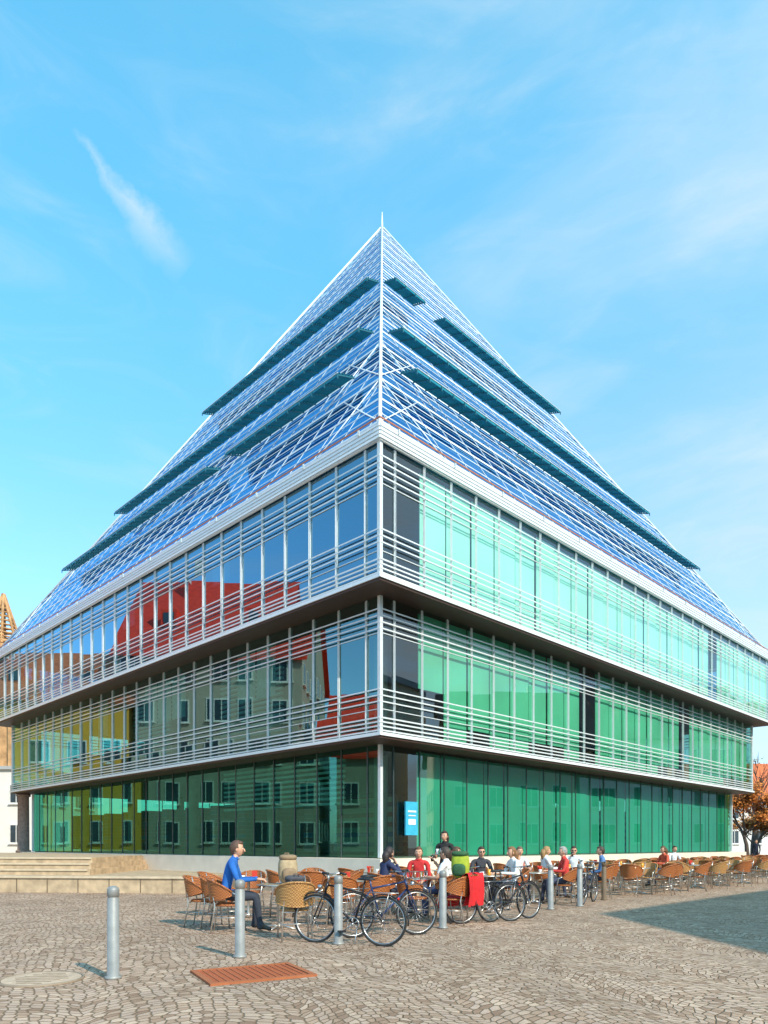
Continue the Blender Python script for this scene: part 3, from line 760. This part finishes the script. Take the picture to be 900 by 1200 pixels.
    if sung:
        for s_ in(-1,1):
            P.sphere(at(s_*.033,.090,.008),(.024,.007,.017),5,10,6,None,None,Rh); P.tube([at(s_*.055,.085,.01),at(s_*.082,.0,.008)],.003,5,5)
    for s_,el,wr in hands:
        d=(wr-el).normalized()
        if sit and pose not in('chin','drink') or s_<0: d=(d+Vector((-s_*.25,.55,-.25))).normalized()
        if pose=='walk': d=(wr-el).normalized()
        up=Vector((0,0,1)) if abs(d.z)<.8 else Vector((0,-1,0)); side=d.cross(up).normalized()*(1 if s_>0 else -1); nrm_=side.cross(d).normalized()*(1 if s_>0 else -1)
        if nrm_.z<0: nrm_=-nrm_
        inn=-side if (side.x*s_)>0 else side
        pc=wr+d*0.045
        rot=Matrix((side,d,nrm_)).transposed()
        P.sphere(pc,(0.041,0.055,0.019),0,12,8,None,None,rot)
        for k,(o_,l_) in enumerate(((-.028,.066),(-.0095,.078),(.0095,.074),(.028,.058))):
            q0=wr+d*0.08-inn*o_*1.0; q1=q0+d*l_*.45-nrm_*.006; q2=q1+d*l_*.3-nrm_*.016; q3=q2+d*l_*.2-nrm_*.016
            P.tube([q0-d*.02,q0,q1,q2,q3],[.0095,.010,.009,.008,.006],7,0)
        t0=wr+d*.02+inn*.028; t1=t0+d*.028+inn*.024-nrm_*.006; t2=t1+d*.028+inn*.006-nrm_*.008
        P.tube([t0-inn*.01,t0,t1,t2],[.011,.012,.010,.007],7,0)
        if pose=='drink' and s_>0: P.tube([wr+d*.07-Vector((0,0,.05)),wr+d*.07+Vector((0,0,.07))],[.026,.032],10,5)
        P.tube([wr-d*.012-(wr-el).normalized()*.03,wr-(wr-el).normalized()*.012],[.033,.031],10,1 if sleeves else 0)
    P.tube([nk+Vector((.058*math.cos(t*.5236),.055*math.sin(t*.5236)-.004,-.028+.008*math.cos(t*.5236*2))) for t in range(12)],.010,6,1,True)
    if pose=='stand':
        tc_=(hands[0][2]+hands[1][2])/2+Vector((0,.12,.04))
        P.tube([tc_,tc_+Vector((0,0,.012)),tc_+Vector((0,0,.02))],[.17,.18,.185],20,8)
        P.tube([tc_+Vector((.05,0,.02)),tc_+Vector((.05,0,.14))],[.03,.036],10,7); P.tube([tc_+Vector((-.06,.03,.02)),tc_+Vector((-.06,.03,.15))],[.03,.036],10,8)
    mats=[mat(name+'_skin',skin,0.55,0,0.04,20),mat(name+'_shirt',shirt,0.85,0,0.15,9,0.3),mat(name+'_trousers',pants,0.85,0,0.2,9,0.3),mat(name+'_shoes',(0.04,0.03,0.025),0.5),mat(name+'_hair',hair,0.6,0,0.3,40,0.4),mat(name+'_eye',(0.015,0.012,0.01),0.15),mat(name+'_lips',(0.45,0.14,0.12),0.5),mat(name+'_eyewhite',(0.75,0.73,0.7),0.3),M_met]
    o=P.obj(name,mats,None,(loc[0],loc[1],0.0),rz); o.scale=(sc,)*3
    return o

def face(dx,dy): return math.atan2(dy,dx)-math.pi/2
blue=(0.015,0.12,0.42)
def seated(name,x,y,dx,dy,kind=0,**kw):
    rz=face(dx,dy); chair(x,y,rz,kind); person(name,(x,y),rz,**kw)
seated('seated_man',-2.48,11.35,1,0.12,0,pose='table',shirt=blue,pants=(0.03,0.035,0.05),hair=(0.10,0.05,0.03),lean=0.10,sc=1.08)
table(-1.75,11.75)
chair(-3.1,12.2,face(.9,-.1),0); chair(-1.32,10.5,face(-.25,1),1); chair(-2.78,12.05,face(.8,-.1),0); chair(-1.0,12.2,face(-1,-.2),1); chair(-1.6,12.7,face(0,-1),0)
table(-2.6,13.6); chair(-3.3,13.9,face(1,-.2),0); chair(-2.0,13.9,face(-1,-.2),0); chair(-2.7,14.4,face(0,-1),0)
seated('seated_woman',0.02,13.7,.9,.5,0,pose='chin',shirt=(0.03,0.04,0.10),hair=(0.03,0.02,0.02),long=True,look=.3,lean=.08)
table(0.62,13.95)
seated('seated_woman',0.72,14.75,-.1,-1,0,pose='lap',shirt=(0.55,0.03,0.03),hair=(0.12,0.06,0.03),long=True,sleeves=True)
seated('seated_man',1.15,13.35,-.8,.5,0,pose='drink',shirt=(0.75,0.74,0.72),pants=(0.05,0.07,0.15),hair=(0.06,0.04,0.03),sleeves=False,sung=True)
chair(0.2,14.5,face(.6,-.6),0)
table(-0.7,13.0); chair(-0.2,12.55,face(-.6,.5),0); chair(-0.75,12.2,face(0,1),0)
chair(1.2,12.55,face(-.9,.3),2); chair(0.55,12.75,face(1,.3),0); chair(1.45,12.9,face(-.5,1),2)
table(2.2,15.2)
seated('seated_man',2.2,16.0,.1,-1,0,pose='table',shirt=(0.05,0.05,0.06),hair=(0.05,0.03,0.02),sung=True)
seated('seated_woman',2.85,15.55,-1,-.35,0,pose='table',shirt=(0.75,0.75,0.72),hair=(0.20,0.10,0.04),long=True,lean=.05)
seated('seated_woman',1.55,15.1,1,.1,0,pose='lap',shirt=(0.45,0.10,0.25),hair=(0.08,0.04,0.02),long=True)
table(3.55,16.8)
seated('seated_man',3.35,17.6,.1,-1,0,pose='chin',shirt=(0.78,0.77,0.75),hair=(0.15,0.10,0.07),sleeves=False,lean=.06)
seated('seated_man',4.25,16.85,-1,0,0,pose='table',shirt=(0.6,0.05,0.04),hair=(0.3,0.28,0.26))
table(4.9,18.7)
seated('seated_woman',4.25,18.5,1,.2,0,pose='table',shirt=(0.76,0.74,0.72),hair=(0.35,0.2,0.08),long=True)
seated('seated_man',5.2,19.4,-.2,-1,0,pose='drink',shirt=(0.72,0.74,0.76),hair=(0.05,0.03,0.02),sung=True)
seated('seated_man',5.65,18.5,-1,.2,0,pose='lap',shirt=(0.1,0.2,0.4),hair=(0.05,0.03,0.02))
seated('seated_woman',9.3,23.6,-1,-.3,0,pose='table',shirt=(0.6,0.1,0.05),hair=(0.1,0.05,0.02),long=True)
seated('seated_man',11.0,26.8,.2,-1,0,pose='table',shirt=(0.7,0.7,0.7),hair=(0.05,0.03,0.02))
person('waitress',(1.45,16.9),face(-.5,-1),pose='stand',shirt=(0.02,0.02,0.02),pants=(0.02,0.02,0.025),hair=(0.04,0.02,0.015),long=True,sleeves=False)
person('pedestrian',(22.6,43.0),face(-.8,-1),pose='walk',shirt=(0.03,0.035,0.06),pants=(0.03,0.03,0.04))
person('pedestrian',(21.0,44.5),face(1,.3),pose='walk',shirt=(0.35,0.05,0.04),pants=(0.03,0.04,0.08))
def free(x,y,d): 
    return all((x-a)**2+(y-b_)**2>d*d for a,b_ in used) 
def freet(x,y,d): return all((x-a)**2+(y-b_)**2>d*d for a,b_ in tabs)
for c,x0,x1 in((17.0,-1.6,25),(14.9,-1.0,22),(12.9,3.0,18)):
    x=x0
    while x<x1:
        jx=x+random.uniform(-.15,.15); jy=x+c+random.uniform(-.15,.15)
        if freet(jx,jy,1.3) and free(jx,jy,.65) and math.hypot(jx-1.45,jy-16.9)>.9:
            table(jx,jy,jy<24)
            a0=random.uniform(0,1.5)
            for i in range(4):
                a=a0+i*math.pi/2+random.uniform(-.2,.2); cx_,cy_=jx+.70*math.cos(a),jy+.70*math.sin(a)
                if cy_-cx_>18.0: continue
                if free(cx_,cy_,.58) and freet(cx_,cy_,.55) and math.hypot(cx_-1.45,cy_-16.9)>.6: chair(cx_,cy_,face(-math.cos(a),-math.sin(a)))
        x+=1.42

# ------------------------------------------------------------------ bicycles
M_tyre=mat('tyre',(0.02,0.02,0.02),0.8); M_chr=mat('bike_chrome',(0.45,0.45,0.46),0.3,0.9)
def bicycle(loc,rz,col,lean=4,basket=False):
    A=MB()
    rr=0.335
    for wx in(-.52,.53):
        A.tube([(wx+rr*math.cos(t*math.pi/20),0,.345+rr*math.sin(t*math.pi/20)) for t in range(40)],.017,8,1,True)
        A.tube([(wx+(rr-.022)*math.cos(t*math.pi/20),0,.345+(rr-.022)*math.sin(t*math.pi/20)) for t in range(40)],.009,6,2,True)
        A.tube([(wx,-.045,.345),(wx,.045,.345)],.018,10,2)
        for k in range(20):
            a=k*math.pi/10; s_=.03 if k%2 else -.03
            A.tube([(wx,s_,.345),(wx+(rr-.02)*math.cos(a+.15),0,.345+(rr-.02)*math.sin(a+.15))],.0016,4,2)
        A.tube([(wx+(rr+.035)*math.cos(R(a)),0,.345+(rr+.035)*math.sin(R(a))) for a in (range(20,190,12) if wx<0 else range(0,150,12))],.011,6,3)
    ra,fa,bb,st,ht,hb=(-.52,0,.345),(.53,0,.345),(-.08,0,.29),(-.21,0,.76),(.345,0,.86),(.385,0,.72)
    A.tube([bb,st,(-.235,0,.90)],[.016,.016,.012],8,0); A.tube([(-.20,0,.735),(.35,0,.83)],.015,8,0); A.tube([bb,hb],.018,8,0); A.tube([ht,hb],.020,8,0)
    for s_ in(-1,1):
        A.tube([bb,(-.3,s_*.05,.32),(-.52,s_*.055,.345)],.009,6,0); A.tube([(-.20,0,.73),(-.36,s_*.05,.54),(-.52,s_*.055,.345)],.008,6,0)
        A.tube([(.39,0,.70),(.41,s_*.05,.64),(.53,s_*.055,.345)],.010,6,0)
    A.tube([ht,(.33,0,.93),(.36,0,.98)],.013,8,2)
    A.tube([(.22,-.29,.99),(.30,-.27,1.0),(.36,-.15,.985),(.36,.15,.985),(.30,.27,1.0),(.22,.29,.99)],.011,8,2)
    for s_ in(-1,1): A.tube([(.19,s_*.292,.988),(.29,s_*.275,.999)],.017,8,3); A.tube([(.31,s_*.26,.99),(.24,s_*.29,.955)],.005,5,3)
    A.tube([(.36,.1,.98),(.42,.04,.85),(.40,.02,.72)],.004,5,3)
    def sf(p):
        q=Vector(p); 
        if q.x>0: q.y*=1-.65*q.x
        if q.z<0: q.z*=.4
        return q
    A.sphere((-.25,0,.915),(.14,.075,.035),3,14,8,sf)
    A.tube([(bb[0]+.09*math.cos(t*math.pi/12),.035,bb[2]+.09*math.sin(t*math.pi/12)) for t in range(24)],.006,5,2,True)
    for k in range(5): A.tube([(bb[0],.035,bb[2]),(bb[0]+.09*math.cos(k*1.257),.035,bb[2]+.09*math.sin(k*1.257))],.006,5,2)
    A.tube([(-.08,-.07,.29),(-.08,.07,.29)],.016,8,2)
    A.tube([(-.08,.06,.29),(.05,.07,.19)],.009,6,2); A.tube([(-.08,-.06,.29),(-.21,-.07,.39)],.009,6,2)
    A.box((.05,.12,.19),(.09,.09,.022),3); A.box((-.21,-.12,.39),(.09,.09,.022),3)
    A.tube([(-.08,.035,.38),(-.52,.035,.38)],.004,4,3); A.tube([(-.08,.035,.20),(-.52,.035,.31)],.004,4,3)
    for s_ in(-1,1):
        A.tube([(-.26,s_*.05,.735),(-.72,s_*.06,.735)],.006,5,2); A.tube([(-.62,s_*.06,.735),(-.52,s_*.06,.345)],.005,5,2)
    for k in range(5): A.tube([(-.32-k*.09,-.058,.735),(-.32-k*.09,.058,.735)],.005,5,2)
    A.tube([(-.14,.02,.29),(-.17,.16,.015)],.009,6,2)
    A.sphere((.47,0,.80),(.04,.035,.035),2,10,6); A.sphere((-.74,0,.66),(.015,.03,.02),4,8,6)
    if basket:
        for zz,h_ in((.78,.13),(.88,.15),(.98,.16)): A.tube([(.50+h_*x_,h_*1.1*y_,zz) for x_,y_ in((-1,-1),(1,-1),(1,1),(-1,1))],.005,5,2,True)
        for x_ in(-1,-.33,.33,1):
            for y_ in(-1,1): A.tube([(.5+.13*x_,.143*y_,.78),(.5+.16*x_,.176*y_,.98)],.003,4,2); A.tube([(.5+.13*y_,.143*x_,.78),(.5+.16*y_,.176*x_,.98)],.003,4,2)
        A.box((.5,0,.78),(.26,.28,.01),2)
    o=A.obj('bicycle',[mat('bike_paint',col,0.3,0.2),M_tyre,M_chr,mat('bike_black',(0.015,0.015,0.018),0.5),mat('reflector',(0.6,0.02,0.01),0.2)],None,(loc[0],loc[1],0),rz)
    o.rotation_euler=(R(lean),0,rz)
bicycle((-.50,9.95),R(158),(0.02,0.02,0.025),3); bicycle((0.02,10.85),R(20),(0.03,0.05,0.14),-4,True)
bicycle((1.85,12.75),R(205),(0.02,0.02,0.02),4,True); bicycle((2.35,13.15),R(38),(0.03,0.03,0.035),-3)
bicycle((4.9,17.0),R(60),(0.05,0.05,0.06),3)

# bags
def rucksack(loc,rz,col,col2):
    A=MB()
    def rf(p):
        q=Vector(p); q.x=math.copysign(abs(q.x)**.6,q.x); q.y=math.copysign(abs(q.y)**.7,q.y); q.z=math.copysign(abs(q.z)**.7,q.z); return q
    A.sphere((0,0,.24),(.16,.11,.23),0,18,12,rf); A.sphere((0,.11,.16),(.12,.05,.11),1,14,8,rf); A.sphere((0,.01,.44),(.15,.11,.05),1,14,8,rf)
    for s_ in(-1,1): A.tube([(s_*.08,-.10,.42),(s_*.10,-.17,.30),(s_*.09,-.15,.15),(s_*.10,-.09,.06)],.014,6,1)
    A.tube([(-.04,-.08,.46),(-.03,-.08,.51),(.03,-.08,.51),(.04,-.08,.46)],.009,6,1)
    A.obj('rucksack',[mat('bag_a',col,.8,0,.2,12,.3),mat('bag_b',col2,.8,0,.2,12,.3)],None,loc,rz)
rucksack((-1.60,11.78,.75),R(200),(0.40,0.30,0.18),(0.25,0.17,0.10))
rucksack((1.35,12.52,.80),R(160),(0.35,0.42,0.03),(0.03,0.10,0.04))
rucksack((-1.32,10.5,.46),R(20),(0.03,0.03,0.035),(0.06,0.06,0.07))
